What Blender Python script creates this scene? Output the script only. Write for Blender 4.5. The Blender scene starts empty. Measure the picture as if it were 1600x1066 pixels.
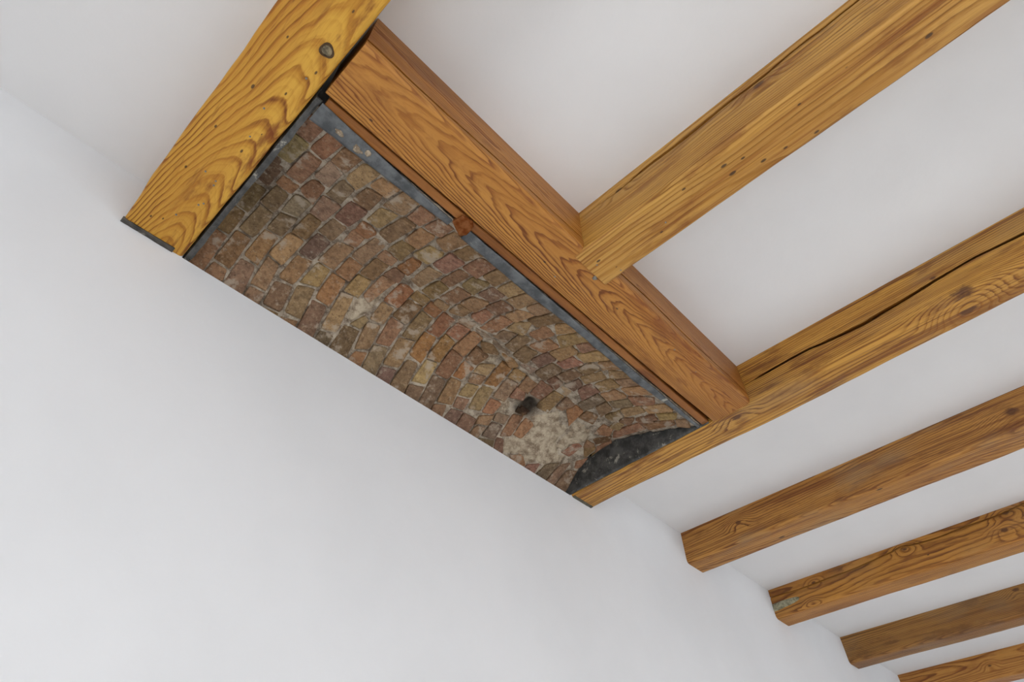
import bpy, bmesh, math, random
from mathutils import Vector, Matrix, noise

C = bpy.context.scene.collection
scn = bpy.context.scene
R = random.Random(7)

# ------------------------------------------------------------------ camera
# the photographer stands in the room and looks up at the junction of wall and ceiling
YAW, PITCH, ROLL, FOC = 0.8121, 0.8179, -0.0130, 967.6
fw = Vector((math.sin(YAW)*math.cos(PITCH), math.cos(YAW)*math.cos(PITCH), math.sin(PITCH)))
rt = Vector((math.cos(YAW), -math.sin(YAW), 0)); up = rt.cross(fw)
r2 = rt*math.cos(ROLL) + up*math.sin(ROLL); u2 = -rt*math.sin(ROLL) + up*math.cos(ROLL)
cam = bpy.data.cameras.new('camera'); camo = bpy.data.objects.new('camera', cam); C.objects.link(camo)
camo.matrix_world = Matrix(((r2.x, u2.x, -fw.x, 0), (r2.y, u2.y, -fw.y, 0), (r2.z, u2.z, -fw.z, 0), (0, 0, 0, 1)))
cam.sensor_width = 36; cam.lens = FOC/1600*36; cam.clip_start = .01
scn.camera = camo

# ------------------------------------------------------------------ light
scn.view_settings.view_transform = 'Standard'; scn.view_settings.look = 'None'
scn.view_settings.gamma = 1; scn.view_settings.use_curve_mapping = False
scn.view_settings.exposure = -0.5
w = bpy.data.worlds.new('sky'); scn.world = w; w.use_nodes = True
w.node_tree.nodes['Background'].inputs[0].default_value = (.75, .85, 1, 1)
w.node_tree.nodes['Background'].inputs[1].default_value = 1.0
CEIL, WALL, BOT = 1.5, 1.2626, 1.331        # heights are measured from the camera, 1.5 m above the floor
FLOOR, XL, XR, YB = -1.5, -2.4, 7.0, -3.2

def daylight(name, loc, direction, sx, sy, power, col):
    l = bpy.data.lights.new(name, 'AREA'); l.shape = 'RECTANGLE'; l.size = sx; l.size_y = sy
    l.energy = power; l.color = col
    o = bpy.data.objects.new(name, l); C.objects.link(o); o.location = loc
    o.rotation_euler = Vector(direction).to_track_quat('-Z', 'Z').to_euler()
daylight('window_daylight', (XL+.06, -.9, -.1), (1, .1, -.6), 1.5, 1.7, 88, (.975, .985, 1.0))
daylight('window_daylight', (.6, YB+.06, -.1), (0, .7, -1), 1.7, 1.7, 100, (.975, .985, 1.0))
daylight('window_daylight', (4.2, YB+.06, -.1), (0, .6, -1), 1.7, 1.7, 145, (.975, .985, 1.0))

# ------------------------------------------------------------------ helpers
def link(name, verts, faces, mat, parent=None, origin=(0, 0, 0), smooth=False):
    me = bpy.data.meshes.new(name)
    ov = Vector(origin)
    me.from_pydata([tuple(Vector(v)-ov) for v in verts], [], faces)
    bm = bmesh.new(); bm.from_mesh(me); bmesh.ops.recalc_face_normals(bm, faces=bm.faces); bm.to_mesh(me); bm.free()
    me.materials.append(mat)
    if smooth:
        for f in me.polygons: f.use_smooth = True
    o = bpy.data.objects.new(name, me); C.objects.link(o)
    o.location = ov
    if parent:
        o.parent = parent
        o.matrix_parent_inverse = Matrix.Translation(-parent.location)
    return o
def empty(name, loc):
    o = bpy.data.objects.new(name, None); C.objects.link(o); o.location = loc; o.empty_display_size = .05
    return o
def tag(o, label, cat, group=None):
    o['label'] = label; o['category'] = cat
    if group: o['group'] = group
    return o
def boxes(lst):
    V, F = [], []
    for (x0, y0, z0, x1, y1, z1) in lst:
        n = len(V)
        V += [(x0, y0, z0), (x1, y0, z0), (x1, y1, z0), (x0, y1, z0), (x0, y0, z1), (x1, y0, z1), (x1, y1, z1), (x0, y1, z1)]
        F += [tuple(n+i for i in f) for f in ((3, 2, 1, 0), (4, 5, 6, 7), (0, 1, 5, 4), (1, 2, 6, 5), (2, 3, 7, 6), (3, 0, 4, 7))]
    return V, F
def struct(name, lst, mat, label=None, parent=None):
    V, F = boxes(lst); o = link(name, V, F, mat, parent); 
    if not parent: o['kind'] = 'structure'
    if label: o['label'] = label
    return o
def fb(p, f, seed=0): return noise.noise(Vector((p[0]*f+seed*7.3, p[1]*f+seed*3.1, p[2]*f-seed*5.7)))

# ------------------------------------------------------------------ materials
def srgb(c): return tuple((v/255/12.92 if v/255 <= .04045 else ((v/255+.055)/1.055)**2.4) for v in c) + (1,)
class NT:
    def __init__(s, name):
        s.m = bpy.data.materials.new(name); s.m.use_nodes = True; s.t = s.m.node_tree; s.b = s.t.nodes['Principled BSDF']
    def n(s, typ, **k):
        nd = s.t.nodes.new(typ)
        for a, v in k.items(): setattr(nd, a, v)
        return nd
    def put(s, sock, v):
        if isinstance(v, bpy.types.NodeSocket): s.t.links.new(v, sock)
        elif v is not None: sock.default_value = v
    def math(s, op, a, b=None, c=None, clamp=False):
        nd = s.n('ShaderNodeMath', operation=op, use_clamp=clamp)
        for i, v in enumerate((a, b, c)): 
            if v is not None: s.put(nd.inputs[i], v)
        return nd.outputs[0]
    def vec(s, op, a, b=None):
        nd = s.n('ShaderNodeVectorMath', operation=op); s.put(nd.inputs[0], a)
        if b is not None: s.put(nd.inputs[1], b)
        return nd.outputs['Value'] if op in ('LENGTH', 'DISTANCE') else nd.outputs[0]
    def comb(s, x, y, z):
        nd = s.n('ShaderNodeCombineXYZ'); s.put(nd.inputs[0], x); s.put(nd.inputs[1], y); s.put(nd.inputs[2], z); return nd.outputs[0]
    def noise(s, v, scale, detail=3, rough=.55, dist=0):
        nd = s.n('ShaderNodeTexNoise'); s.put(nd.inputs['Vector'], v); nd.inputs['Scale'].default_value = scale
        nd.inputs['Detail'].default_value = detail; nd.inputs['Roughness'].default_value = rough; nd.inputs['Distortion'].default_value = dist
        return nd.outputs['Fac']
    def ramp(s, f, stops, interp='LINEAR'):
        nd = s.n('ShaderNodeValToRGB'); s.put(nd.inputs[0], f); cr = nd.color_ramp; cr.interpolation = interp
        while len(cr.elements) < len(stops): cr.elements.new(.5)
        for e, (p, c) in zip(cr.elements, stops):
            e.position = p; e.color = c if len(c) == 4 else (*c, 1)
        return nd.outputs[0]
    def sm(s, v, a, b, lo=0., hi=1.):
        nd = s.n('ShaderNodeMapRange', interpolation_type='SMOOTHSTEP'); s.put(nd.inputs[0], v)
        for i, x in enumerate((a, b, lo, hi)): nd.inputs[i+1].default_value = x
        return nd.outputs[0]
    def mix(s, f, a, b, mode='MIX'):
        nd = s.n('ShaderNodeMix', data_type='RGBA', blend_type=mode)
        s.put(nd.inputs[0], f); s.put(nd.inputs[6], a); s.put(nd.inputs[7], b); return nd.outputs[2]
    def bump(s, h, strength=.5, dist=.002):
        nd = s.n('ShaderNodeBump'); nd.inputs['Strength'].default_value = strength; nd.inputs['Distance'].default_value = dist
        s.put(nd.inputs['Height'], h); s.put(s.b.inputs['Normal'], nd.outputs[0])
    def out(s, col, rough=.6, spec=.3):
        s.put(s.b.inputs['Base Color'], col); s.put(s.b.inputs['Roughness'], rough); s.b.inputs['Specular IOR Level'].default_value = spec
        return s.m

def plaster(name, c):
    k = NT(name); p = k.n('ShaderNodeNewGeometry').outputs['Position']
    n = k.noise(p, 2.2, 4); n2 = k.noise(p, 45, 3)
    col = k.mix(k.sm(n, .3, .75), srgb(c), srgb([v-5 for v in c]))
    k.bump(k.math('ADD', k.math('MULTIPLY', n, 2.0), k.math('MULTIPLY', n2, .12)), .35, .01)
    return k.out(col, .85, .15)
M_WALL = plaster('white_wall_plaster', (229, 231, 234))
M_CEIL = plaster('white_ceiling_plaster', (230, 230, 231))

def wood(name, light, mid, dark, axis='Y', pith=(.0, .08), taper=.03, freq=130, wob=.05, knots=(), blotch=.5, grey=0., seed=0., contrast=1., spots=(), side=False, wl=1.0, zig=0., longs=0.):
    """pine: growth rings round a wandering pith, cut by the faces of the beam (object coordinates)"""
    k = NT(name)
    tc = k.n('ShaderNodeTexCoord').outputs['Object']
    sx = k.n('ShaderNodeSeparateXYZ'); k.put(sx.inputs[0], tc)
    l, a, b = (sx.outputs[1], sx.outputs[0], sx.outputs[2]) if axis == 'Y' else (sx.outputs[0], sx.outputs[1], sx.outputs[2])
    q = k.comb(a, l, b)
    off = k.vec('ADD', q, (seed*3.7, seed*1.9, seed*5.3))
    s1 = k.vec('MULTIPLY', off, (3.2, wl, 3.2)); s2 = k.vec('ADD', s1, (31, 17, 5))
    n1 = k.math('MULTIPLY', k.math('SUBTRACT', k.noise(s1, 1.0, 2, .45), .5), wob*1.6)
    n2 = k.math('MULTIPLY', k.math('SUBTRACT', k.noise(s2, 1.0, 2, .45), .5), wob*1.6)
    da = k.math('ADD', k.math('SUBTRACT', a, pith[0]), n1)
    db = k.math('ADD', k.math('ADD', k.math('SUBTRACT', b, pith[1]), n2), k.math('MULTIPLY', l, taper))
    rr = k.math('SQRT', k.math('ADD', k.math('MULTIPLY', da, da), k.math('MULTIPLY', db, db)))
    kmask = None; fine0 = k.noise(k.vec('MULTIPLY', off, (70, 40, 70)), 1, 3, .6)
    for (kl, ka, kb, ks) in knots:
        d = k.vec('LENGTH', k.vec('MULTIPLY', k.vec('SUBTRACT', q, (ka, kl, kb)), (1, .55, 1)))
        rr = k.math('ADD', rr, k.sm(d, 0, ks*3.2, ks*1.1, 0))
        mk = k.sm(k.math('ADD', d, k.math('MULTIPLY', k.math('SUBTRACT', fine0, .5), ks*.8)), ks*.28, ks*.66, 1, 0)
        kmask = mk if kmask is None else k.math('MAXIMUM', kmask, mk)
    if zig: rr = k.math('ADD', rr, k.math('MULTIPLY', k.math('SUBTRACT', k.noise(k.vec('MULTIPLY', off, (46, 9, 46)), 1, 2), .5), zig))
    fine = k.noise(k.vec('MULTIPLY', off, (60, 4, 60)), 1, 3, .6)
    jit = k.math('MULTIPLY', k.math('SUBTRACT', k.noise(k.vec('MULTIPLY', off, (14, 2.2, 14)), 1, 2), .5), 1.3)
    t = k.math('FRACT', k.math('ADD', k.math('MULTIPLY', rr, freq), jit))
    band = k.ramp(t, [(0, (.12,)*3), (.10, (0, 0, 0)), (.50, (.06,)*3), (.74, (.62,)*3), (.84, (1,)*3), (.94, (.95,)*3), (1, (.12,)*3)])
    t2 = k.math('FRACT', k.math('ADD', k.math('MULTIPLY', rr, freq*2.7), k.math('MULTIPLY', jit, 1.6)))
    band2 = k.ramp(t2, [(0, (0, 0, 0)), (.5, (.2,)*3), (.85, (1,)*3), (1, (0, 0, 0))])
    streak = k.noise(k.vec('MULTIPLY', off, (150, 3.0, 150)), 1, 4, .65)
    pores = k.noise(k.vec('MULTIPLY', off, (420, 22, 420)), 1, 2, .6)
    strength = k.sm(k.noise(k.vec('MULTIPLY', off, (9, 1.6, 9)), 1, 3), .28, .68, .35*contrast, 1.0*contrast)
    f = k.math('ADD', k.math('MULTIPLY', band, strength), k.math('MULTIPLY', band2, .16))
    f = k.math('ADD', f, k.math('MULTIPLY', k.math('SUBTRACT', streak, .5), .75))
    f = k.math('ADD', f, k.math('MULTIPLY', k.math('SUBTRACT', fine, .5), .45))
    f = k.math('ADD', f, k.math('MULTIPLY', k.math('SUBTRACT', pores, .5), .35), clamp=True)
    col = k.ramp(f, [(0, srgb(light)), (.5, srgb(mid)), (1, srgb(dark))])
    broad = k.noise(k.vec('MULTIPLY', off, (7, .9, 7)), 1, 3, .5)
    col = k.mix(k.sm(broad, .40, .64, 0, .45), col, srgb([mid[0]*.93, mid[1]*.84, mid[2]*.72]))
    sk = k.sm(k.noise(k.vec('MULTIPLY', off, (64, 5.5, 64)), 1, 4, .6), .57, .66, 0, .62)
    sk = k.math('MULTIPLY', sk, k.sm(k.noise(k.vec('MULTIPLY', off, (10, 1.5, 10)), 1, 2), .42, .6))
    col = k.mix(sk, col, srgb([dark[0]*1.0, dark[1]*.92, dark[2]*.85]))
    if longs:
        ls = k.noise(k.vec('MULTIPLY', k.vec('ADD', off, (7, 3, 2)), (62, 1.5, 62)), 1, 4, .55)
        ls2 = k.noise(k.vec('MULTIPLY', k.vec('ADD', off, (1, 9, 6)), (150, 2.4, 150)), 1, 3, .6)
        col = k.mix(k.sm(ls, .53, .64, 0, .75*longs), col, srgb([dark[0]*1.15, dark[1]*1.1, dark[2]]))
        col = k.mix(k.sm(ls2, .58, .66, 0, .6*longs), col, srgb([dark[0]*.9, dark[1]*.85, dark[2]*.8]))
        col = k.mix(k.sm(ls, .46, .36, 0, .5*longs), col, srgb([min(255, light[0]*1.07), min(255, light[1]*1.06), light[2]]))
    bl = k.sm(k.noise(k.vec('MULTIPLY', off, (16, 4.2, 16)), 1, 5, .66), .52, .66, 0, blotch)
    if side: bl = k.math('MULTIPLY', bl, k.sm(a, -.03, .03))
    col = k.mix(bl, col, srgb([dark[0]*1.02, dark[1]*.92, dark[2]*.8]))
    if grey:
        g = k.sm(k.noise(k.vec('MULTIPLY', off, (5, 2, 5)), 1.3, 3), .48, .66, 0, grey)
        col = k.mix(g, col, srgb((140, 118, 92)))
    if kmask is not None: col = k.mix(k.math('MULTIPLY', kmask, .85), col, srgb((78, 42, 24)))
    for (kl, ka, kb, ks) in spots:      # dark worm and nail holes
        d = k.vec('LENGTH', k.vec('MULTIPLY', k.vec('SUBTRACT', q, (ka, kl, kb)), (1, .5, 1)))
        d = k.math('ADD', d, k.math('MULTIPLY', k.math('SUBTRACT', fine, .5), .004))
        ks *= .55; col = k.mix(k.sm(d, ks*.5, ks, .85, 0), col, srgb((58, 40, 28)))
    k.bump(k.math('MULTIPLY', f, -1.0), .7, .0018)
    return k.out(col, k.sm(f, 0, 1, .42, .55), .35)

def brick_mat():
    k = NT('old_brick'); geo = k.n('ShaderNodeNewGeometry').outputs['Position']
    oi = k.n('ShaderNodeObjectInfo')
    off = k.vec('ADD', geo, k.comb(k.math('MULTIPLY', oi.outputs['Random'], 9), 0, 0))
    n = k.noise(off, 55, 6, .72); n2 = k.noise(off, 150, 4, .65); n3 = k.noise(geo, 17, 4, .65)
    col = k.mix(k.sm(n, .35, .7), k.mix(1, oi.outputs['Color'], (1.22, 1.20, 1.16, 1), 'MULTIPLY'), k.mix(1, oi.outputs['Color'], (.66, .63, .62, 1), 'MULTIPLY'))
    col = k.mix(k.sm(n2, .60, .74, 0, .55), col, srgb((168, 150, 126)))
    col = k.mix(k.sm(n2, .44, .32, 0, .6), col, srgb((66, 50, 40)))
    col = k.mix(k.sm(k.noise(off, 95, 5, .75), .54, .66, 0, .4), col, srgb((186, 166, 138)))
    col = k.mix(k.sm(n3, .55, .66, 0, .72), col, srgb((178, 164, 146)))
    soot = k.vec('DISTANCE', k.vec('MULTIPLY', geo, (1, 1.1, 0)), (1.262, 1.235, 0))
    col = k.mix(k.sm(k.math('ADD', soot, k.math('MULTIPLY', k.math('SUBTRACT', n3, .5), .16)), .016, .068, .86, 0), col, srgb((30, 24, 20)))
    k.bump(k.math('ADD', n, k.math('MULTIPLY', n2, .5)), .9, .004)
    return k.out(col, .92, .1)
def mortar_mat(name, c, dark, soot=True):
    k = NT(name); geo = k.n('ShaderNodeNewGeometry').outputs['Position']
    n = k.noise(geo, 34, 5, .7); n2 = k.noise(geo, 210, 3, .6)
    col = k.mix(k.sm(n, .36, .66), srgb(c), srgb(dark))
    col = k.mix(k.sm(n2, .58, .7, 0, .6), col, srgb([min(255, v+28) for v in c]))
    if soot:
        d = k.vec('DISTANCE', k.vec('MULTIPLY', geo, (1, 1.1, 0)), (1.262, 1.235, 0))
        col = k.mix(k.sm(k.math('ADD', d, k.math('MULTIPLY', k.math('SUBTRACT', n, .5), .10)), .016, .068, .92, 0), col, srgb((26, 21, 18)))
    k.bump(k.math('ADD', n, k.math('MULTIPLY', n2, .4)), 1, .004)
    return k.out(col, .95, .05)
def lead_mat(name='lead_sheet', c=(102, 105, 107), d=(66, 69, 71), smear=.65, thr=.64):
    k = NT(name); geo = k.n('ShaderNodeNewGeometry').outputs['Position']
    n = k.noise(geo, 24, 5, .65); n2 = k.noise(geo, 120, 3, .6); n3 = k.noise(k.vec('ADD', geo, (5, 3, 1)), 19, 5, .7, .6)
    col = k.mix(k.sm(n, .35, .65), srgb(c), srgb(d))
    col = k.mix(k.sm(n3, thr, thr+.07, 0, smear), col, srgb((188, 184, 170)))
    k.bump(k.math('ADD', k.math('MULTIPLY', n, 1.4), k.math('MULTIPLY', n2, .4)), .8, .004)
    return k.out(col, .5, .45)
def plain(name, c, rough=.6, spec=.3, scale=60, var=12):
    k = NT(name); geo = k.n('ShaderNodeNewGeometry').outputs['Position']
    n = k.noise(geo, scale, 4, .6)
    k.bump(n, .5, .002)
    return k.out(k.mix(k.sm(n, .35, .65), srgb(c), srgb([max(0, v-var) for v in c])), rough, spec)

# ------------------------------------------------------------------ room shell
struct('floor', [(XL, YB, FLOOR-.1, XR, WALL+.3, FLOOR)], plain('pale_floor', (228, 225, 220), .5, .3, 4, 8))
struct('ceiling', [(XL, YB, CEIL, XR, WALL+.3, CEIL+.1)], M_CEIL, 'white plastered ceiling between the beams')
VX0, VX1 = .090, 1.650
struct('wall_front', [(XL, WALL, FLOOR, XR, WALL+.3, BOT-.001), (XL, WALL, BOT-.001, VX0-.001, WALL+.3, CEIL),
                      (VX1+.001, WALL, BOT-.001, XR, WALL+.3, CEIL)], M_WALL, 'white plastered wall below the brick vault')
struct('wall_right', [(XR, YB, FLOOR, XR+.2, WALL+.3, CEIL)], M_WALL)
def wall_with_openings(name, axis, pos, thick, lo, hi, ops):
    z0, z1 = -1.0, .85; L = []; e = lo
    def add(a0, b0, a1, b1):
        L.append((a0, pos, b0, a1, pos+thick, b1) if axis == 'X' else (pos, a0, b0, pos+thick, a1, b1))
    for (a, c) in ops:
        add(e, FLOOR, a, CEIL); add(a, FLOOR, c, z0); add(a, z1, c, CEIL); e = c
    add(e, FLOOR, hi, CEIL)
    struct(name, L, M_WALL)
wall_with_openings('wall_back', 'X', YB-.3, .3, XL, XR, [(-.3, 1.5), (3.3, 5.1)])
wall_with_openings('wall_left', 'Y', XL-.3, .3, YB, WALL+.3, [(-1.7, -.1)])
M_FR = plain('white_window_paint', (225, 225, 222), .4)
def window(n, axis, pos, a, c):
    z0, z1, t = -1.0, .85, .05; m = (a+c)/2
    bars = [(a, z0, a+t, z1), (c-t, z0, c, z1), (a+t, z0, c-t, z0+t), (a+t, z1-t, c-t, z1), (m-.03, z0+t, m+.03, z1-t)]
    L = [(p[0], pos-.16, p[1], p[2], pos-.10, p[3]) if axis == 'X' else (pos-.16, p[0], p[1], pos-.10, p[2], p[3]) for p in bars]
    o = struct('window_%d' % n, L, M_FR)
    g = NT('clear_glass'); g.b.inputs['Transmission Weight'].default_value = 1; g.b.inputs['Roughness'].default_value = 0
    P = [(a+t, pos-.135, z0+t, c-t, pos-.13, z1-t)] if axis == 'X' else [(pos-.135, a+t, z0+t, pos-.13, c-t, z1-t)]
    V, F = boxes(P); link('pane', V, F, g.m, o)
window(1, 'X', YB, -.3, 1.5); window(2, 'X', YB, 3.3, 5.1); window(3, 'Y', XL, -1.7, -.1)

# ------------------------------------------------------------------ beams
def beam_mesh(axis, a0, a1, z0, z1, l0, l1, r=.008, rr=None, crack=None, wave=.0022, seed=1, step=.02, wane=0., chamfer=None, skew=None):
    """hand-hewn timber: a loft of sections along its length; crack(l) -> (height, half width, depth) cuts a real
    drying split into its left face; skew(l) -> shift of both faces; chamfer = (down, in) on the left lower edge"""
    rr = rr or r; n = max(2, int(abs(l1-l0)/step)); V, F = [], []
    for i in range(n+1):
        l = l0+(l1-l0)*i/n
        sa, sb = skew(l) if skew else (0, 0)
        A0, A1 = a0+sa, a1+sb; S = []
        if crack:
            ch, cw, cd = crack(l)
            for t in (0, .5): S.append((A0+wane*(1-t*.5), z1+(ch+cw-z1)*t))
            S += [(A0+wane*.5, ch+cw), (A0+cd, ch+cw*.2+cd*.7), (A0+cd, ch-cw*.2+cd*.7), (A0, ch-cw)]
            for t in (.3, .6): S.append((A0, (ch-cw)+(z0+r-ch+cw)*t))
        else:
            top = z0+(chamfer[0] if chamfer else r)
            for t in (0, .2, .4, .6, .8): S.append((A0, z1+(top-z1)*t))
        if chamfer:
            S += [(A0, z0+chamfer[0]), (A0+.003, z0+chamfer[0]-.006), (A0+chamfer[1]-.003, z0+.004), (A0+chamfer[1], z0)]
        else:
            for q in range(5):
                t = q/4*math.pi/2; S.append((A0+r-r*math.cos(t), z0+r-r*math.sin(t)))
        for t in (.2, .4, .6, .8): S.append((A0+r+(A1-A0-r-rr)*t, z0))
        for q in range(5):
            t = q/4*math.pi/2; S.append((A1-rr+rr*math.sin(t), z0+rr-rr*math.cos(t)))
        for t in (.4, .8): S.append((A1, z0+rr+(z1-z0-rr)*t))
        S.append((A1, z1))
        for j, (a, b) in enumerate(S):
            if 0 < j < len(S)-1:
                w1 = fb((a*1.5, l, b*1.5), 3.2, seed)*wave*1.7 + fb((a, l, b), 15, seed+3)*wave*.55
                w2 = fb((a*1.5, l, b*1.5), 3.2, seed+9)*wave*1.2 + fb((a, l, b), 15, seed+5)*wave*.4
                a += w1; b += w2
            V.append((a, l, b) if axis == 'Y' else (l, a, b))
        m = len(S)
    for i in range(n):
        for j in range(m):
            k = (j+1) % m; F.append((i*m+j, i*m+k, (i+1)*m+k, (i+1)*m+j))
    F.append(tuple(range(m))); F.append(tuple(n*m+j for j in reversed(range(m))))
    return V, F
def beam(name, mat, axis, a0, a1, z0, l0, l1, label, group=None, z1=CEIL, **k):
    V, F = beam_mesh(axis, a0, a1, z0, z1, l0, l1, **k)
    ac = (a0+a1)/2
    o = link(name, V, F, mat, None, (ac, l0, z0) if axis == 'Y' else (l0, ac, z0), smooth=True)
    for e in o.data.polygons: e.use_smooth = True
    md = o.modifiers.new('es', 'EDGE_SPLIT'); md.split_angle = math.radians(50)
    return tag(o, label, 'beam', group)
def lerp(l, pts):
    if l >= pts[0][0]: return pts[0][1]
    for (x0, y0), (x1, y1) in zip(pts, pts[1:]):
        if l >= x1: return y0+(y1-y0)*(l-x0)/(x1-x0)
    return pts[-1][1]

# beam 1, the big yellow one at the left
W1 = wood('pine_golden', (212, 162, 62), (180, 124, 38), (116, 62, 18), pith=(.034, .070), taper=.10, freq=150, wob=.024, zig=.004, wl=1.6, blotch=.85, seed=1.3, side=True,
          knots=[], spots=[(y-WALL, x-.012, 0, s) for x, y, s in ((.047, .884, .006), (-.014, .597, .005), (-.011, .735, .006), (-.023, .872, .005), (-.023, 1.012, .006),
          (-.021, 1.198, .005), (.003, 1.184, .005), (.066, .616, .005), (.050, .464, .005), (.046, .699, .004), (.058, .816, .004), (.03, .35, .005))])
b1 = beam('ceiling_beam', W1, 'Y', -.0665, .090, 1.3295, WALL, YB, 'golden pine ceiling beam left of the brick vault, with arched grain and a grey plug', r=.006, rr=.011, seed=2, wave=.0028)
W3 = wood('pine_yellow', (198, 152, 78), (170, 122, 50), (118, 70, 24), pith=(.10, .20), taper=.02, freq=150, wob=.03, longs=.8, wl=.7, zig=.003, blotch=.5, seed=4.1, contrast=.8,
          knots=[(.339-.503, -.066, .139, .014), (-.067-.503, -.066, .122, .015)],
          spots=[(y-.53, x-.8665, 0, s) for x, y, s in ((.846, .115, .009), (.86, .073, .007), (.878, .11, .009), (.899, .042, .008), (.833, .216, .006), (.885, -.333, .008),
          (.828, -.186, .006), (.823, -.215, .006), (.833, -.079, .006), (.919, -.078, .008), (.855, .494, .007), (.903, .472, .005), (.897, .324, .005), (.905, -.01, .006))])
def crack3(l):
    e = min(1, max(0, (.37-l)/.1)); c = lerp(l, [(.5, 1.468), (.317, 1.468), (.1, 1.465), (-.078, 1.471), (-.284, 1.476), (-3, 1.47)])
    return c+.002*math.sin(l*31), .0016+.0042*e*(.7+.3*math.sin(l*9)), .002+.020*e
b3 = beam('ceiling_beam', W3, 'Y', .7995, .9335, BOT-.003, .53, YB, 'yellow pine ceiling beam that butts against the brown trimmer beam', r=.008, seed=5, crack=crack3)
W4 = wood('pine_honey', (200, 150, 68), (168, 116, 42), (102, 58, 20), pith=(-.12, .24), taper=.02, freq=140, wob=.04, longs=1.0, wl=.8, zig=.004, blotch=.6, seed=8.7, grey=.25,
          knots=[(-.128-WALL, -.062, .100, .012), (-.160-WALL, -.052, .012, .034), (-.150-WALL, .015, .0, .024), (.566-WALL, -.03, 0, .020)])
def crack4(l):
    e = min(1, max(0, (.47-l)/.06)); c = lerp(l, [(.5, 1.413), (.264, 1.418), (.091, 1.400), (-.104, 1.418), (-.231, 1.423), (-.359, 1.417), (-3, 1.42)])
    return c+.0015*math.sin(l*23), .0012+.0062*e*(.7+.3*math.sin(l*11+1)), .002+.038*e
b4 = beam('ceiling_beam', W4, 'Y', 1.652, 1.777, BOT, WALL, YB, 'honey pine ceiling beam right of the brick vault, split along its side', r=.010, seed=8, crack=crack4,
          skew=lambda l: (0, .010*math.exp(-((l-.5)/.4)**2)))
G = 'ceiling beams running into the white wall'
W5 = wood('pine_brown', (184, 132, 64), (150, 99, 42), (96, 52, 20), pith=(.08, .17), taper=.05, freq=160, wob=.035, longs=.8, wl=1.0, zig=.005, blotch=.5, seed=11.2, grey=.45,
          knots=[(.98-WALL, -.072, .086, .016), (-.113-WALL, -.072, .075, .026)], spots=[(.847-WALL, .02, 0, .016), (.40-WALL, -.05, 0, .014)])
b5 = beam('ceiling_beam', W5, 'Y', 2.468, 2.612, 1.352, WALL, YB, 'brown pine ceiling beam, first of the four that run into the white wall beside the vault', G, r=.014, rr=.02, seed=11)
W6 = wood('pine_amber', (188, 132, 58), (158, 103, 38), (100, 56, 22), pith=(.22, .14), taper=.03, freq=150, wob=.03, longs=.5, wl=.9, zig=.004, blotch=.35, seed=14.9, grey=.15,
          knots=[(.551-WALL, -.073, .118, .016), (.148-WALL, -.073, .056, .017), (.106-WALL, -.073, .127, .02), (1.054-WALL, -.07, .02, .012), (1.02-WALL, -.073, .112, .012)], spots=[(.473-WALL, -.074, .060, .007)])
def crack6(l):
    c = lerp(l, [(1.263, 1.456), (1.037, 1.452), (.783, 1.460), (.60, 1.476), (.566, 1.484), (.53, 1.474), (.427, 1.468), (.106, 1.476), (.022, 1.486), (-3, 1.48)])
    return c+.001*math.sin(l*27), .0045, .016
b6 = beam('ceiling_beam', W6, 'Y', 3.302, 3.452, 1.349, WALL, YB, 'amber pine ceiling beam with a long side split and a grey mortar patch at its end', G, r=.018, rr=.02, seed=14, crack=crack6, wane=.005)
W7 = wood('pine_dull', (166, 120, 60), (134, 90, 40), (84, 52, 24), pith=(.10, .20), taper=.05, freq=170, wob=.03, blotch=.5, longs=.6, seed=18.4, grey=.3,
          knots=[(.30-WALL, -.073, .13, .018)])
b7 = beam('ceiling_beam', W7, 'Y', 4.200, 4.345, 1.351, WALL, YB, 'dull brown pine ceiling beam, second from the bottom right corner', G, r=.020, rr=.02, seed=18)
W8 = wood('pine_light', (190, 136, 66), (166, 110, 48), (120, 70, 30), pith=(.02, .09), taper=.03, freq=150, wob=.04, blotch=.3, longs=.5, seed=21.4, knots=[(.72-WALL, -.073, .075, .014)])
b8 = beam('ceiling_beam', W8, 'Y', 5.109, 5.255, 1.351, WALL, YB, 'light pine ceiling beam in the bottom right corner, farthest of all', G, r=.018, rr=.02, seed=21)

# trimmer between beam 1 and beam 4
WH = wood('pine_trimmer', (188, 132, 60), (160, 104, 42), (112, 62, 22), axis='X', pith=(-.012, .115), taper=.052, freq=250, wob=.012, zig=.007, longs=.35, contrast=1.15, blotch=.5, seed=25.1, grey=.12,
          spots=[(x-.1, y-.567, 0, .005) for x, y in ((.205, .615), (.248, .606), (.757, .598), (1.02, .56))])
def crackh(l):
    c = lerp(-l, [(-.1, 1.353), (-.27, 1.355), (-.54, 1.366), (-.8, 1.374), (-1.1, 1.385), (-1.65, 1.368)])
    return c+.0015*math.sin(l*17), .0034+.0014*math.sin(l*7), .022
hb = beam('trimmer_beam', WH, 'X', .495, .640, BOT, .103, 1.652, 'reddish brown trimmer beam along the long edge of the brick vault', r=.016, rr=.005, seed=25, crack=crackh, wave=.0016,
          skew=lambda l: (0, .006*math.sin(l*2.2)-.003))

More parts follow.
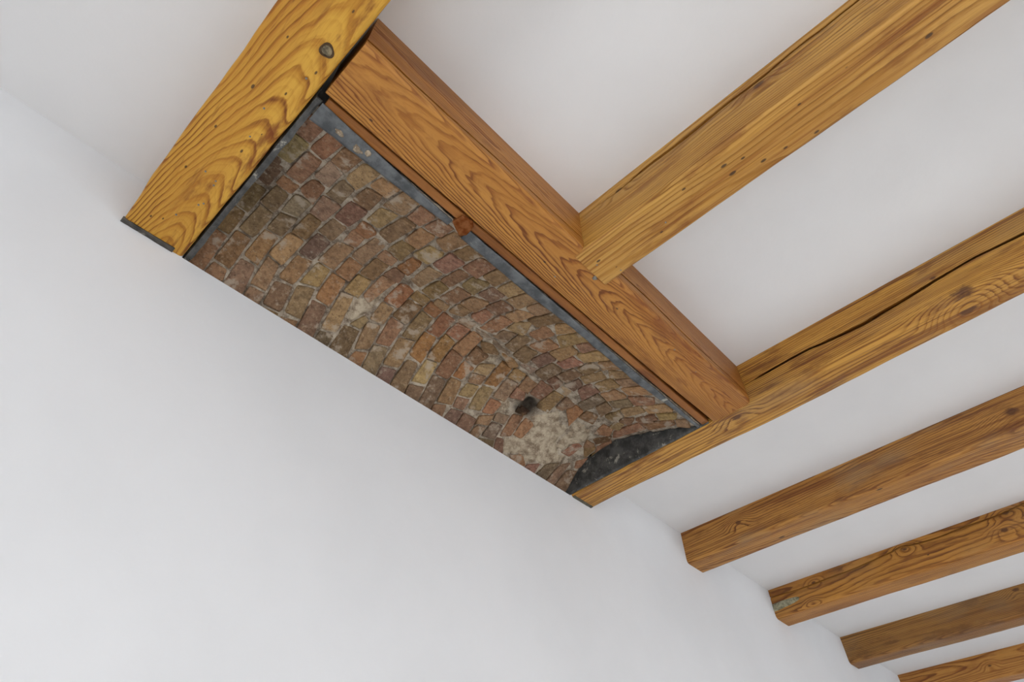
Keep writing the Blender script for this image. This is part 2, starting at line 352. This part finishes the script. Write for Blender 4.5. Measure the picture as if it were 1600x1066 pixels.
# small fixings and patches of the beams
def blob(name, mat, c, sx, sy, sz, parent, seed, seg=14, rings=4):
    """low lens-shaped lump lying against a face; the thinnest of the three radii is the lump's height"""
    V, F = [], []
    for i in range(rings+1):
        ph = math.pi*i/rings
        for j in range(seg):
            th = 2*math.pi*j/seg; k = 1+.5*noise.noise(Vector((math.cos(th)*1.9+seed, math.sin(th)*1.9, seed*.7)))
            V.append((c[0]+sx*k*math.sin(ph)*math.cos(th) if sz <= min(sx, sy) or sy < sx else c[0]+sx*math.cos(ph),
                      c[1]+sy*k*math.sin(ph)*(math.sin(th) if sz <= min(sx, sy) else math.cos(th)),
                      c[2]+(sz*math.cos(ph) if sz <= min(sx, sy) else sz*k*math.sin(ph)*math.sin(th))))
    for i in range(rings):
        for j in range(seg):
            k = (j+1) % seg; F.append((i*seg+j, i*seg+k, (i+1)*seg+k, (i+1)*seg+j))
    return link(name, V, F, mat, parent, c, smooth=True)
M_PLUG = mortar_mat('grey_filler', (150, 136, 108), (86, 78, 66), False)
M_DARK = plain('dark_iron', (52, 46, 42), .55, .4)
M_NAIL = plain('dull_steel', (128, 124, 116), .4, .5)
o = blob('plug', M_PLUG, (.056, .562, 1.3287), .0125, .0125, .0022, b1, 3); o['label'] = 'round grey plug'
def ring(name, c, r0, r1, z, parent):
    V, F = [], []; n = 20
    for j in range(n):
        t = 2*math.pi*j/n; q = 1+.10*math.sin(3*t+1)
        for (r, zz) in ((r0, z), (r0, z-.0022), (r1*q, z-.0022), (r1*q, z)): V.append((c[0]+r*math.cos(t), c[1]+r*math.sin(t), zz))
    for j in range(n):
        k = (j+1) % n
        for i in range(4): F.append((j*4+i, j*4+(i+1) % 4, k*4+(i+1) % 4, k*4+i))
    return link(name, V, F, plain('dark_resin_rim', (84, 66, 48), .7, .2), parent, (c[0], c[1], z))
ring('plug_rim', (.056, .562), .0108, .0150, 1.3297, b1)
def nails(pts, z, parent, r=.0024):
    for (x, y) in pts:
        V, F = [], []; n = 8
        for rr_, zz in ((r, z+.002), (r, z-.0008), (r*.6, z-.0018)):
            for j in range(n): V.append((x+rr_*math.cos(j*math.pi/4), y+rr_*math.sin(j*math.pi/4), zz))
        for i in (0, 1):
            for j in range(n): F.append((i*n+j, i*n+(j+1) % n, (i+1)*n+(j+1) % n, (i+1)*n+j))
        F.append(tuple(range(2*n, 3*n)))
        link('nail', V, F, M_NAIL, parent, (x, y, z))
nails([(.042, .839), (.014, .990), (.043, .996), (.045, 1.010), (.052, 1.073), (.045, 1.085), (.020, 1.150), (.030, .760), (.058, .640)], 1.3293, b1)
nails([(1.271, .535), (1.398, .542), (.815, .611)], BOT, hb)
o = blob('bolt_head', M_NAIL, (.893, .537, BOT-.001), .0085, .0065, .003, hb, 5); o['label'] = 'grey bolt head'
nails([(.862, .505), (.92, .47), (.88, .30)], BOT-.003, b3)
# mortar patch on the side of the amber beam
V, F = [], []
N1, N2 = 16, 7
for i in range(N1+1):
    for j in range(N2+1):
        y = WALL-.001-.150*i/N1; half = .020*math.sqrt(max(0, 1-((i/N1)**2.2)))+.002
        z = 1.4035-.008*i/N1*(-1)+half*(2*j/N2-1); edge = min(j, N2-j, N1-i)
        V.append((3.302-(.0045 if edge > 0 else -.004)-.002*fb((0, y, z), 90, 2), y, z))
for i in range(N1):
    for j in range(N2): F.append((i*(N2+1)+j, i*(N2+1)+j+1, (i+1)*(N2+1)+j+1, (i+1)*(N2+1)+j))
o = link('mortar_patch', V, F, mortar_mat('pale_lichen_mortar', (172, 168, 142), (104, 98, 78), False), b6, (3.3, WALL, 1.40), smooth=True)
o['label'] = 'crumbly grey mortar patch'

# ------------------------------------------------------------------ brick vault
PROF = [(0.5500,1.3301),(0.5650,1.3305),(0.5800,1.3310),(0.5950,1.3315),(0.6100,1.3320),(0.6250,1.3325),(0.6400,1.3331),(0.6550,1.3340),(0.6700,1.3352),(0.6850,1.3382),(0.7000,1.3440),(0.7150,1.3511),(0.7300,1.3582),(0.7450,1.3648),(0.7600,1.3710),(0.7750,1.3772),(0.7900,1.3834),(0.8050,1.3895),(0.8200,1.3953),(0.8350,1.4009),(0.8500,1.4065),(0.8650,1.4120),(0.8800,1.4176),(0.8950,1.4230),(0.9100,1.4280),(0.9250,1.4325),(0.9400,1.4370),(0.9550,1.4415),(0.9700,1.4458),(0.9850,1.4497),(1.0000,1.4534),(1.0150,1.4571),(1.0300,1.4602),(1.0450,1.4621),(1.0600,1.4634),(1.0750,1.4641),(1.0900,1.4632),(1.1050,1.4610),(1.1200,1.4585),(1.1350,1.4557),(1.1500,1.4505),(1.1650,1.4430),(1.1800,1.4350),(1.1950,1.4259),(1.2100,1.4158),(1.2250,1.4051),(1.2400,1.3933),(1.2550,1.3796),(1.2700,1.3635),(1.2850,1.3448),(1.3000,1.3183),(1.3150,1.2921)]
def h(y):
    if y <= PROF[0][0]: return PROF[0][1]
    for (a, b), (c, d) in zip(PROF, PROF[1:]):
        if y <= c: return b+(d-b)*(y-a)/(c-a)
    return PROF[-1][1]
def on_vault(x, y, off):            # off > 0 stands proud of the brick faces, towards the room
    d = (h(y+.008)-h(y-.008))/.016; s = math.sqrt(1+d*d)
    return (x, y+off*d/s, h(y)-off/s)
vault = empty('brick_vault', (.87, .98, 1.46))
tag(vault, 'old brick barrel vault set into the ceiling between two beams, patched with mortar', 'vault')
M_BR = brick_mat(); M_MO = mortar_mat('lime_mortar', (184, 172, 154), (112, 98, 84)); M_PL = mortar_mat('old_lime_plaster', (186, 172, 150), (126, 110, 92))
# mortar bed
X0, X1, Y0, Y1, ST = .0965, 1.645, .680, 1.312, .0065
nx, ny = int((X1-X0)/ST), int((Y1-Y0)/ST); V, F = [], []
HOLES = [(1.254, 1.109, .026, .045), (.539, .794, .012, .03), (1.345, 1.07, .012, .02)]
SPLIT = [(.83, 1.005), (.95, 1.022), (1.07, 1.03), (1.17, 1.03), (1.27, 1.028), (1.33, 1.045)]
for i in range(nx+1):
    for j in range(ny+1):
        x = X0+(X1-X0)*i/nx; y = Y0+(Y1-Y0)*j/ny
        of = -.0045+.0058*fb((x, y, 0), 28, 1)+.0035*fb((x, y, 0), 75, 4)
        for (hx, hy, hr, hd) in HOLES:
            d = math.hypot(x-hx, y-hy)
            if d < hr: of -= hd*.4*(1-(d/hr)**2)
        for (ax, ay), (bx, by) in zip(SPLIT, SPLIT[1:]):
            if ax <= x <= bx and abs(y-(ay+(by-ay)*(x-ax)/(bx-ax))) < .006: of -= .012
        V.append(on_vault(x, y, of))
kb = (nx+1)*(ny+1)
for i in range(nx+1):
    for j in range(ny+1):
        x = X0+(X1-X0)*i/nx; y = Y0+(Y1-Y0)*j/ny; V.append((x, y, V[i*(ny+1)+j][2]+.012))
for i in range(nx):
    for j in range(ny):
        q = (i*(ny+1)+j, (i+1)*(ny+1)+j, (i+1)*(ny+1)+j+1, i*(ny+1)+j+1); F.append(q); F.append(tuple(kb+t for t in reversed(q)))
B = [i*(ny+1) for i in range(nx+1)]+[nx*(ny+1)+j for j in range(1, ny+1)]+[i*(ny+1)+ny for i in range(nx-1, -1, -1)]+[j for j in range(ny-1, 0, -1)]
for a, b in zip(B, B[1:]+B[:1]): F.append((a, b, kb+b, kb+a))
mb = link('mortar_bed', V, F, M_MO, vault, vault.location, smooth=True)
mb['label'] = 'pale lime mortar between the bricks'
BR = """r104,718,149,714,148,783,107,785;r162,721,200,721,197,805,159,800;g110,800,150,798,150,883,108,890;r208,730,254,715,253,796,213,786;
r158,821,200,820,203,929,158,928;d113,903,146,906,147,1002,112,998;w212,803,248,802,253,870,211,867;t266,733,308,723,304,817,267,801;
y316,727,363,719,361,770,315,767;b216,891,244,889,259,959,208,943;g264,827,299,824,304,897,265,896;b161,944,202,941,202,977,161,975;
g165,994,198,992,202,1074,156,1066;w212,974,254,966,251,1038,214,1051;p264,919,310,911,307,994,266,987;r315,794,355,779,359,850,318,853;
r317,865,362,864,364,951,321,952;b216,1063,256,1051,255,1119,216,1123;r270,1004,307,999,312,1085,271,1089;b322,968,361,961,363,1039,321,1036;
o380,904,422,905,420,945,383,942;r382,950,417,949,419,996,388,1002;p323,1044,364,1044,364,1128,322,1128;t271,1098,311,1098,305,1183,258,1174;
b380,1030,423,1015,427,1115,376,1117;g433,926,471,928,473,1040,432,1033;r436,1050,478,1046,481,1115,434,1116;b487,991,525,983,532,1068,485,1070;
b481,941,526,942,526,975,485,980;r543,979,575,974,578,1011,539,1025;t380,716,425,712,426,780,377,802;t381,820,417,801,416,875,381,878;
r430,716,478,718,478,776,438,778;r430,802,470,790,470,899,432,897;r486,714,528,706,535,757,487,763;r483,782,524,776,530,851,489,854;
t540,712,586,711,576,786,537,776;g483,863,525,866,531,935,485,928;y542,818,584,807,583,868,539,880;r596,715,642,708,633,775,595,772;
r592,792,642,784,639,868,594,861;o545,900,573,900,582,965,547,966;r648,734,694,713,698,793,649,797;b649,821,686,805,686,897,653,896;
t598,892,638,872,640,979,603,972;t704,716,745,720,751,778,704,773;g692,812,737,791,746,858,704,857;b656,914,691,906,693,984,648,979;
y762,714,806,709,806,775,761,773;p755,783,797,778,799,835,756,844;r702,888,744,876,748,962,705,964;y820,711,860,708,858,791,817,788;
t758,882,797,853,804,915,758,925;r811,808,853,807,855,872,806,870;b759,944,800,930,804,971,765,984;r869,722,911,706,909,766,871,760;
r821,886,850,881,861,946,815,940;t868,797,909,766,905,848,863,842;o701,1003,746,1005,754,1047,708,1047;g705,975,744,968,749,995,711,996;
r921,711,965,709,958,798,915,798;o431,1128,471,1127,480,1206,441,1203;t486,1084,528,1071,535,1143,493,1149;t486,1160,523,1150,544,1250,502,1258;
g538,1032,580,1029,568,1130,541,1124;o595,1022,638,1006,647,1092,603,1097;b607,1112,640,1116,648,1161,605,1175;b652,1048,700,1041,702,1126,658,1128;
t644,996,693,998,701,1037,645,1037;b710,1058,752,1057,766,1150,725,1157;o759,1010,800,1011,816,1102,773,1103;r658,1137,701,1134,711,1210,669,1218;
r602,1184,644,1179,660,1237,622,1254;g590,1178,605,1175,599,1205,571,1210;d556,1226,600,1218,612,1281,556,1289;d503,1262,544,1256,546,1288,506,1287;
y382,1126,418,1124,422,1172,374,1193;p435,1217,475,1210,494,1290,445,1289;r325,1144,366,1130,362,1206,322,1206;p264,1188,298,1190,312,1254,268,1255;
r209,1224,247,1223,265,1286,212,1286;r319,1230,364,1216,375,1274,326,1276;g273,1261,312,1258,311,1290,267,1286;t378,1206,416,1199,437,1262,387,1263;
b324,1282,376,1274,379,1290,320,1290;b387,1281,429,1271,431,1289,389,1289;r103,1197,148,1197,150,1286,102,1284;b113,1124,149,1126,148,1193,101,1194;
d116,1032,151,1031,153,1121,114,1116;g165,1080,205,1081,200,1167,160,1163;g157,1179,199,1174,200,1257,156,1253;b213,1133,252,1133,253,1213,209,1208;
r161,1257,199,1258,202,1280,153,1286;p665,1226,710,1215,724,1288,678,1278;y724,1178,767,1160,774,1237,726,1247;o773,1117,812,1109,830,1198,782,1189;
b632,1257,662,1255,662,1291,618,1289;p731,1261,772,1251,780,1290,726,1289;b788,1218,821,1208,841,1292,783,1288;y841,1184,878,1174,888,1234,845,1244;
o831,1082,871,1084,881,1168,838,1175;g840,1260,891,1250,902,1290,845,1287;p895,1210,940,1206,953,1291,904,1286;p952,1270,996,1257,1007,1290,955,1290;
b953,1186,992,1179,1010,1245,960,1256;o952,1121,994,1121,986,1175,954,1178;b1005,1135,1047,1118,1057,1156,1012,1170;
g1013,1173,1058,1157,1059,1204,1016,1213;t993,1095,1036,1070,1047,1113,1005,1130;o1045,1042,1084,1033,1109,1133,1069,1142;
t1065,1159,1108,1141,1123,1218,1075,1225;r1014,1222,1059,1211,1064,1246,1022,1250;y1100,1028,1135,1026,1152,1063,1112,1069;
g1118,1081,1156,1070,1170,1151,1129,1158;p1021,1252,1068,1246,1059,1289,1008,1289;p1072,1250,1126,1246,1120,1288,1066,1288;
r1127,1175,1165,1170,1172,1210,1129,1219;r1134,1234,1178,1207,1180,1242,1132,1255;p1141,1254,1180,1251,1169,1291,1123,1289;
p1191,1225,1234,1219,1238,1266,1182,1272;p1185,1200,1229,1190,1234,1219,1189,1222;r1243,1170,1281,1158,1287,1228,1248,1245;
r1294,1166,1335,1170,1330,1216,1291,1224;r1236,1144,1288,1146,1279,1164,1240,1164;d1174,1278,1245,1263,1251,1293,1152,1293;
d1237,1255,1266,1253,1290,1281,1255,1293;r822,1011,861,992,871,1060,827,1069;o872,993,917,1003,934,1104,881,1101;o884,1107,935,1108,946,1193,896,1195;
r933,1044,983,1050,993,1102,947,1109;g929,1017,957,993,999,1012,963,1044;t1006,1002,1040,987,1086,1004,1076,1030;w808,974,847,966,861,995,813,996;
w868,976,928,972,936,989,878,991;w941,972,1044,981,1039,994,952,992;w1092,975,1135,967,1143,996,1087,992;r863,863,904,852,917,948,873,961;
t906,849,933,800,969,872,919,891;g923,915,955,888,968,947,924,961;g961,882,1000,866,1022,961,981,955;g1013,910,1065,902,1088,976,1034,978;
r961,777,1007,779,1014,847,974,847;t972,742,989,700,1024,713,1010,771;t1019,771,1038,711,1078,707,1075,810;r1018,815,1067,809,1070,881,1025,883;
r1072,756,1080,716,1118,713,1124,764;t1074,772,1120,781,1135,861,1078,858;r1074,868,1117,866,1132,952,1082,944;y1126,792,1130,718,1180,706,1174,800;
r1126,814,1180,808,1179,878,1139,878;r1128,895,1178,895,1193,982,1143,982;r1181,775,1218,774,1227,837,1191,838;t1191,750,1203,692,1242,698,1232,770;
b1187,856,1228,848,1240,920,1187,927;r1239,753,1266,708,1299,710,1279,771;y1235,864,1238,789,1278,792,1282,875;p1201,976,1196,937,1246,944,1261,989;
p1250,941,1242,879,1282,893,1296,939;r1290,843,1285,783,1332,776,1334,857;p1295,920,1286,860,1341,864,1359,952;t1297,766,1299,703,1342,705,1333,773;
t1350,866,1352,813,1397,800,1400,880;t1348,778,1354,709,1405,711,1390,780;p1376,981,1348,880,1397,879,1421,991;w1259,957,1294,950,1312,986,1271,990;
g1408,877,1414,800,1456,810,1453,890;g1414,935,1410,891,1453,892,1473,959;r1342,1054,1317,989,1367,997,1366,1047;
o1381,1033,1377,998,1419,996,1450,1087;t1471,872,1468,793,1508,802,1514,886;g1478,941,1475,882,1512,892,1527,949;
r1426,990,1467,978,1494,1018,1441,1034;r1156,1027,1206,1017,1222,1084,1169,1092;b1193,999,1254,994,1275,1068,1221,1076;
y1262,998,1309,997,1341,1095,1290,1098;r1162,1082,1216,1081,1223,1113,1182,1126;r1242,1136,1285,1136,1278,1165,1245,1165;
r1538,995,1570,974,1603,1022,1560,1048;g1530,942,1558,925,1596,969,1556,983;r1517,896,1540,866,1570,905,1538,926;b1588,990,1572,870,1614,869,1622,1017;
b1537,843,1541,788,1577,812,1572,859;d1591,1077,1616,1013,1642,1048,1614,1100;b1573,1100,1611,1093,1615,1116,1586,1135;
y1471,792,1482,711,1517,714,1520,792;y1530,770,1550,718,1580,732,1573,786;r1544,862,1534,782,1567,794,1576,867;r1590,737,1600,706,1646,720,1626,755;
b1579,869,1587,743,1622,756,1622,866;r1400,792,1430,725,1469,743,1454,807;b1588,1132,1596,1097,1631,1106,1627,1158;
r1630,1100,1632,1032,1656,1044,1662,1132;r1528,1185,1549,1143,1582,1132,1564,1182;p1501,1252,1539,1226,1529,1280,1470,1285;
p1556,1232,1588,1210,1572,1284,1525,1287;p1608,1232,1637,1217,1635,1275,1576,1283;r1336,1276,1373,1267,1408,1276,1370,1289;
p1422,1275,1461,1261,1462,1288,1407,1290;r1618,1189,1657,1162,1670,1194,1625,1206;b1636,1094,1626,1026,1661,1095,1662,1145;"""
PAL = {'r': (140, 104, 82), 'b': (134, 104, 76), 'o': (158, 110, 72), 'y': (176, 146, 96), 't': (160, 130, 94), 'g': (134, 114, 84), 'p': (118, 94, 84), 'd': (92, 74, 58), 'w': (150, 138, 120)}
def inside(x, y, P):
    r = False
    for (ax, ay), (bx, by) in zip(P, P[1:]+P[:1]):
        if (ay > y) != (by > y) and x < (bx-ax)*(y-ay)/(by-ay)+ax: r = not r
    return r
def edist(x, y, P):
    d = 9; p = Vector((x, y))
    for a, b in zip(P, P[1:]+P[:1]):
        a, b = Vector(a), Vector(b); ab = b-a; t = max(0, min(1, (p-a).dot(ab)/max(1e-9, ab.dot(ab)))); d = min(d, (p-a-ab*t).length)
    return d
ITEMS, QUADS = [], []
for item in BR.replace('\n', '').split(';'):
    if not item: continue
    v = list(map(int, item[1:].split(','))); Q = [Vector((v[i]/1000, v[i+1]/1000)) for i in (0, 2, 4, 6)]
    ITEMS.append((item[0], Q)); QUADS.append((Q, sum(Q, Vector((0, 0)))/4, [tuple(q) for q in Q]))
for item, Q in ITEMS:
    c = sum(Q, Vector((0, 0)))/4; ol = []
    for a in range(4):
        p, n = Q[a], Q[(a+1) % 4]
        ol += [p.lerp(c, .015), p.lerp(n, .14), p.lerp(n, .86)]
    n = len(ol); near = [q for q in QUADS if q[0] is not Q and (q[1]-c).length < .14]; nl = []
    for q in ol:
        D = min([(edist(q.x, q.y, P)*(-1 if inside(q.x, q.y, P) else 1)) for _, _, P in near] or [.02])
        nl.append(q+(q-c).normalized()*max(-.004, min(.0085, D*.5-.0022)))
    ol = [q+Vector((fb((q.x, q.y, 0), 45, 2), fb((q.x, q.y, 0), 45, 6)))*.0034 for q in nl]
    ol = [Vector((max(.099, min(1.643, q.x)), max(.684, q.y))) for q in ol]
    lift = R.uniform(-.001, .0035)+(-.003 if item[0] in 'dw' else 0); tx, ty = R.uniform(-.05, .05), R.uniform(-.05, .05)
    V, F = [], []
    for s, of in ((1.0, -.016), (1.0, -.001), (.93, .0014), (.55, .0020)):
        for q in ol:
            e = c+(q-c)*s; o_ = of+(0 if of < -.01 else lift+tx*(e.x-c.x)+ty*(e.y-c.y)+(.0016*fb((e.x, e.y, 1), 70, 3)))
            V.append(on_vault(e.x, e.y, o_))
    for r_ in range(3):
        for j in range(n): F.append((r_*n+j, r_*n+(j+1) % n, (r_+1)*n+(j+1) % n, (r_+1)*n+j))
    V.append(on_vault(c.x, c.y, .0022+lift+.001*R.uniform(-1, 1))); F += [(3*n+j, 3*n+(j+1) % n, 4*n) for j in range(n)]
    o = link('brick', V, F, M_BR, vault, on_vault(c.x, c.y, 0))
    base = [v*.55+m*.45 for v, m in zip(PAL[item[0]], (138, 113, 87))]; j = R.uniform(.90, 1.10)
    o.color = srgb([max(0, min(255, base[0]*j+R.uniform(-6, 6))), max(0, min(255, base[1]*j+R.uniform(-4, 4))), max(0, min(255, base[2]*j+R.uniform(-5, 5)))])
PATCH = [[(1.298, 1.146), (1.344, 1.112), (1.357, 1.067), (1.39, 1.073), (1.425, 1.103), (1.461, 1.106), (1.475, 1.132), (1.469, 1.177), (1.525, 1.198), (1.554, 1.188), (1.55, 1.221), (1.502, 1.249), (1.434, 1.264), (1.38, 1.262), (1.326, 1.275), (1.283, 1.280), (1.262, 1.247), (1.304, 1.23), (1.346, 1.201), (1.338, 1.174)],
         [(1.462, 1.078), (1.488, 1.04), (1.513, 1.056), (1.537, 1.048), (1.572, 1.095), (1.574, 1.126), (1.545, 1.15), (1.52, 1.188), (1.49, 1.186), (1.485, 1.141), (1.482, 1.114)],
         [(.528, 1.156), (.573, 1.123), (.573, 1.087), (.59, 1.09), (.598, 1.145), (.58, 1.184), (.577, 1.204), (.554, 1.211), (.54, 1.191)],
         [(1.157, 1.158), (1.179, 1.141), (1.216, 1.153), (1.207, 1.193), (1.164, 1.193)],
         [(.972, 1.062), (.965, 1.042), (1.023, 1.032), (1.033, 1.069), (.995, 1.09)]]
for pi, P in enumerate(PATCH):
    st = .005; xs = [p[0] for p in P]; ys = [p[1] for p in P]; V, F, ix = [], [], {}
    def vid(i, j):
        if (i, j) not in ix:
            x, y = min(xs)-.01+i*st, min(ys)-.01+j*st
            e = edist(x, y, P)*(1 if inside(x, y, P) else -1)
            ix[(i, j)] = len(V)
            V.append(on_vault(x, y, max(-.012, min(.0045, -.007+e*.9))+.0055*fb((x, y, 0), 26, 11)+.0034*fb((x, y, 0), 80, 12)))
        return ix[(i, j)]
    for i in range(int((max(xs)-min(xs)+.02)/st)):
        for j in range(int((max(ys)-min(ys)+.02)/st)):
            x, y = min(xs)-.01+(i+.5)*st, min(ys)-.01+(j+.5)*st
            if inside(x, y, P) or edist(x, y, P) < .006: F.append((vid(i, j), vid(i+1, j), vid(i+1, j+1), vid(i, j+1)))
    o = link('plaster_patch', V, F, M_PL, vault, on_vault(sum(xs)/len(xs), sum(ys)/len(ys), 0), smooth=True)
    o['label'] = 'pale rough plaster patch'

# ------------------------------------------------------------------ lead sheets, lath and wedge round the vault
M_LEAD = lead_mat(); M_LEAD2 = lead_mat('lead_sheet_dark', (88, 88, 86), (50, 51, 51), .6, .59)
def strip(name, x0, x1, ya, yb, z, label, mat=M_LEAD, step=.02, th=.004, wavy=.0022):
    n = int((x1-x0)/step); m = 6; V, F = [], []
    for side in (0, 1):
        for i in range(n+1):
            x = x0+(x1-x0)*i/n; a = ya(x)+wavy*.6*fb((x, 1, 0), 22, 1); b = yb(x)+wavy*fb((x, 2, 0), 26, 2)
            for j in range(m+1):
                y = a+(b-a)*j/m
                V.append((x, y, z+side*th+.0014*fb((x, y, 0), 38, 3)+.0020*(1-(2*j/m-1)**2)*-1+.002))
    k = (n+1)*(m+1)
    for i in range(n):
        for j in range(m):
            q = (i*(m+1)+j, i*(m+1)+j+1, (i+1)*(m+1)+j+1, (i+1)*(m+1)+j); F.append(q); F.append(tuple(k+t for t in reversed(q)))
    B = [i*(m+1) for i in range(n+1)]+[n*(m+1)+j for j in range(1, m+1)]+[i*(m+1)+m for i in range(n-1, -1, -1)]+[j for j in range(m-1, 0, -1)]
    for a, b in zip(B, B[1:]+B[:1]): F.append((a, b, k+b, k+a))
    o = link(name, V, F, mat, None, (x0, .69, z), smooth=True)
    return tag(o, label, 'lead strip')
LUMPS = [(.176, .690, .012, .006, 2), (.228, .694, .015, .008, 5), (.250, .684, .007, .010, 9)]
STRIP1 = strip('lead_strip', .112, .506, lambda x: lerp(-x, [(-.112, .662), (-.2, .667), (-.4, .677), (-.506, .680)]), lambda x: .712-.014*(x-.112)/.4, 1.3305,
      'shorter grey lead strip beside the bricks, nearer the golden beam, smeared with white')
strip('lead_strip', .556, 1.640, lambda x: .676-.004*math.sin(x*3), lambda x: lerp(-x, [(-.556, .702), (-.8, .706), (-1.0, .699), (-1.3, .705), (-1.64, .688)]), 1.3305,
      'longer grey lead strip beside the bricks, running to the honey beam')
for (x, y, a, b, sd_) in LUMPS:
    o = blob('lime_splash', M_PL, (x, y, 1.3305), a, b, .0035, STRIP1, sd_, 12, 4)
# dark flange at the foot of the golden beam's side
V, F = [], []; n = 44
for i in range(n+1):
    y = .662+(1.300-.662)*i/n; wv = .0018*fb((0, y, 0), 30, 5)
    for (dx, z) in ((0, 1.350), (.003, 1.338), (.012+wv, 1.337+wv), (.017+wv*2, 1.339+wv), (.017+wv*2, 1.343+wv), (.004, 1.344), (.003, 1.49), (0, 1.49)): V.append((.0925+dx, y, z))
m = 8
for i in range(n):
    for j in range(m): F.append((i*m+j, i*m+(j+1) % m, (i+1)*m+(j+1) % m, (i+1)*m+j))
F += [tuple(range(m)), tuple(n*m+j for j in reversed(range(m)))]
o = link('lead_flashing', V, F, M_LEAD2, None, (.0925, .95, 1.35)); tag(o, 'dark lead flashing edge squeezed between golden beam and bricks', 'flashing')
# sheet on the side of the honey beam, seen as a dark crescent under the vault
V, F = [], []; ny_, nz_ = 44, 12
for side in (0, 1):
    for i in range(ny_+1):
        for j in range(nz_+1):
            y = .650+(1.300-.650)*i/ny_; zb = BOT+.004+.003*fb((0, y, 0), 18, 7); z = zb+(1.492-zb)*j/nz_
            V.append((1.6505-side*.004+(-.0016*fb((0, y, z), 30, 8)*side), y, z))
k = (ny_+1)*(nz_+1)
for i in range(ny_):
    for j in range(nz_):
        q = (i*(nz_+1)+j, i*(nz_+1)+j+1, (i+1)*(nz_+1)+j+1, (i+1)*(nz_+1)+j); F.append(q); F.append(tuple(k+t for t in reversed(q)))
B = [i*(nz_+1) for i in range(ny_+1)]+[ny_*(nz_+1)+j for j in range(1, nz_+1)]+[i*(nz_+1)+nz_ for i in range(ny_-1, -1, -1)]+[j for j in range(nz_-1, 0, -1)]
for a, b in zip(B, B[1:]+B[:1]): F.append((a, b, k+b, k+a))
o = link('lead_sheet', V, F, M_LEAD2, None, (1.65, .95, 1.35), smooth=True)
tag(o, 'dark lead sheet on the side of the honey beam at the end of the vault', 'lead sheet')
# flashings at the wall ends of the two beams
def lump_bar(name, x0, x1, ya, yb, za, zb, label, mat, cat='flashing', seed=1):
    n = max(3, int((x1-x0)/.006)); V, F = [], []
    for i in range(n+1):
        x = x0+(x1-x0)*i/n; e = .0016*fb((x, 0, 0), 80, seed); g = .0012*fb((x, 5, 0), 60, seed)
        V += [(x, ya-e, zb), (x, ya-e, za+g), (x, ya-e+.002, za-.001+g), (x, yb, za-.001+g), (x, yb, zb)]
    for i in range(n):
        for j in range(5): F.append((i*5+j, i*5+(j+1) % 5, (i+1)*5+(j+1) % 5, (i+1)*5+j))
    F += [tuple(range(5)), tuple(n*5+j for j in reversed(range(5)))]
    return tag(link(name, V, F, mat, None, ((x0+x1)/2, yb, za)), label, cat)
M_TAR = lead_mat('tarred_lead', (82, 78, 72), (44, 42, 40), .5, .60)
lump_bar('lead_flashing', -.068, .064, 1.2475, 1.262, 1.3265, 1.332, 'dark tarred strip across the wall end of the golden beam', M_TAR, seed=2)
lump_bar('lead_flashing', 1.660, 1.770, 1.2500, 1.262, 1.3280, 1.333, 'grey green mortar strip at the wall end of the honey beam', lead_mat('stained_mortar_strip', (104, 100, 84), (62, 58, 48), .4, .6), seed=6)
# lath
WL = wood('pine_lath', (152, 98, 44), (128, 78, 32), (92, 52, 22), axis='X', pith=(0, .2), taper=.01, freq=160, wob=.01, blotch=.3, seed=31, contrast=.6)
V, F = beam_mesh('X', .6475, .6725, 1.3375, 1.362, .118, 1.645, r=.004, rr=.004, seed=31, wave=.001)
tag(link('wooden_lath', V, F, WL, None, (.118, .66, 1.3375), smooth=True), 'narrow orange brown lath between trimmer beam and lead strip', 'lath')
# wedge
V, F = [], []
O = [(.509, .682), (.514, .651), (.545, .645), (.556, .655), (.561, .686), (.549, .699), (.530, .692)]
for z in (1.350, 1.3315, 1.3295):
    s = 1 if z != 1.3295 else .88
    for (x, y) in O: V.append((.535+(x-.535)*s, .672+(y-.672)*s, z+.0015*fb((x, y, z), 60, 2)))
m = len(O)
for r_ in range(2):
    for j in range(m): F.append((r_*m+j, r_*m+(j+1) % m, (r_+1)*m+(j+1) % m, (r_+1)*m+j))
F += [tuple(range(m)), tuple(2*m+j for j in reversed(range(m)))]
tag(link('wooden_wedge', V, F, plain('rusty_brown_wood', (134, 84, 48), .8, .1, 70, 34), None, (.535, .672, 1.33)), 'small rusty brown wedge in the gap between the two lead strips', 'wedge')
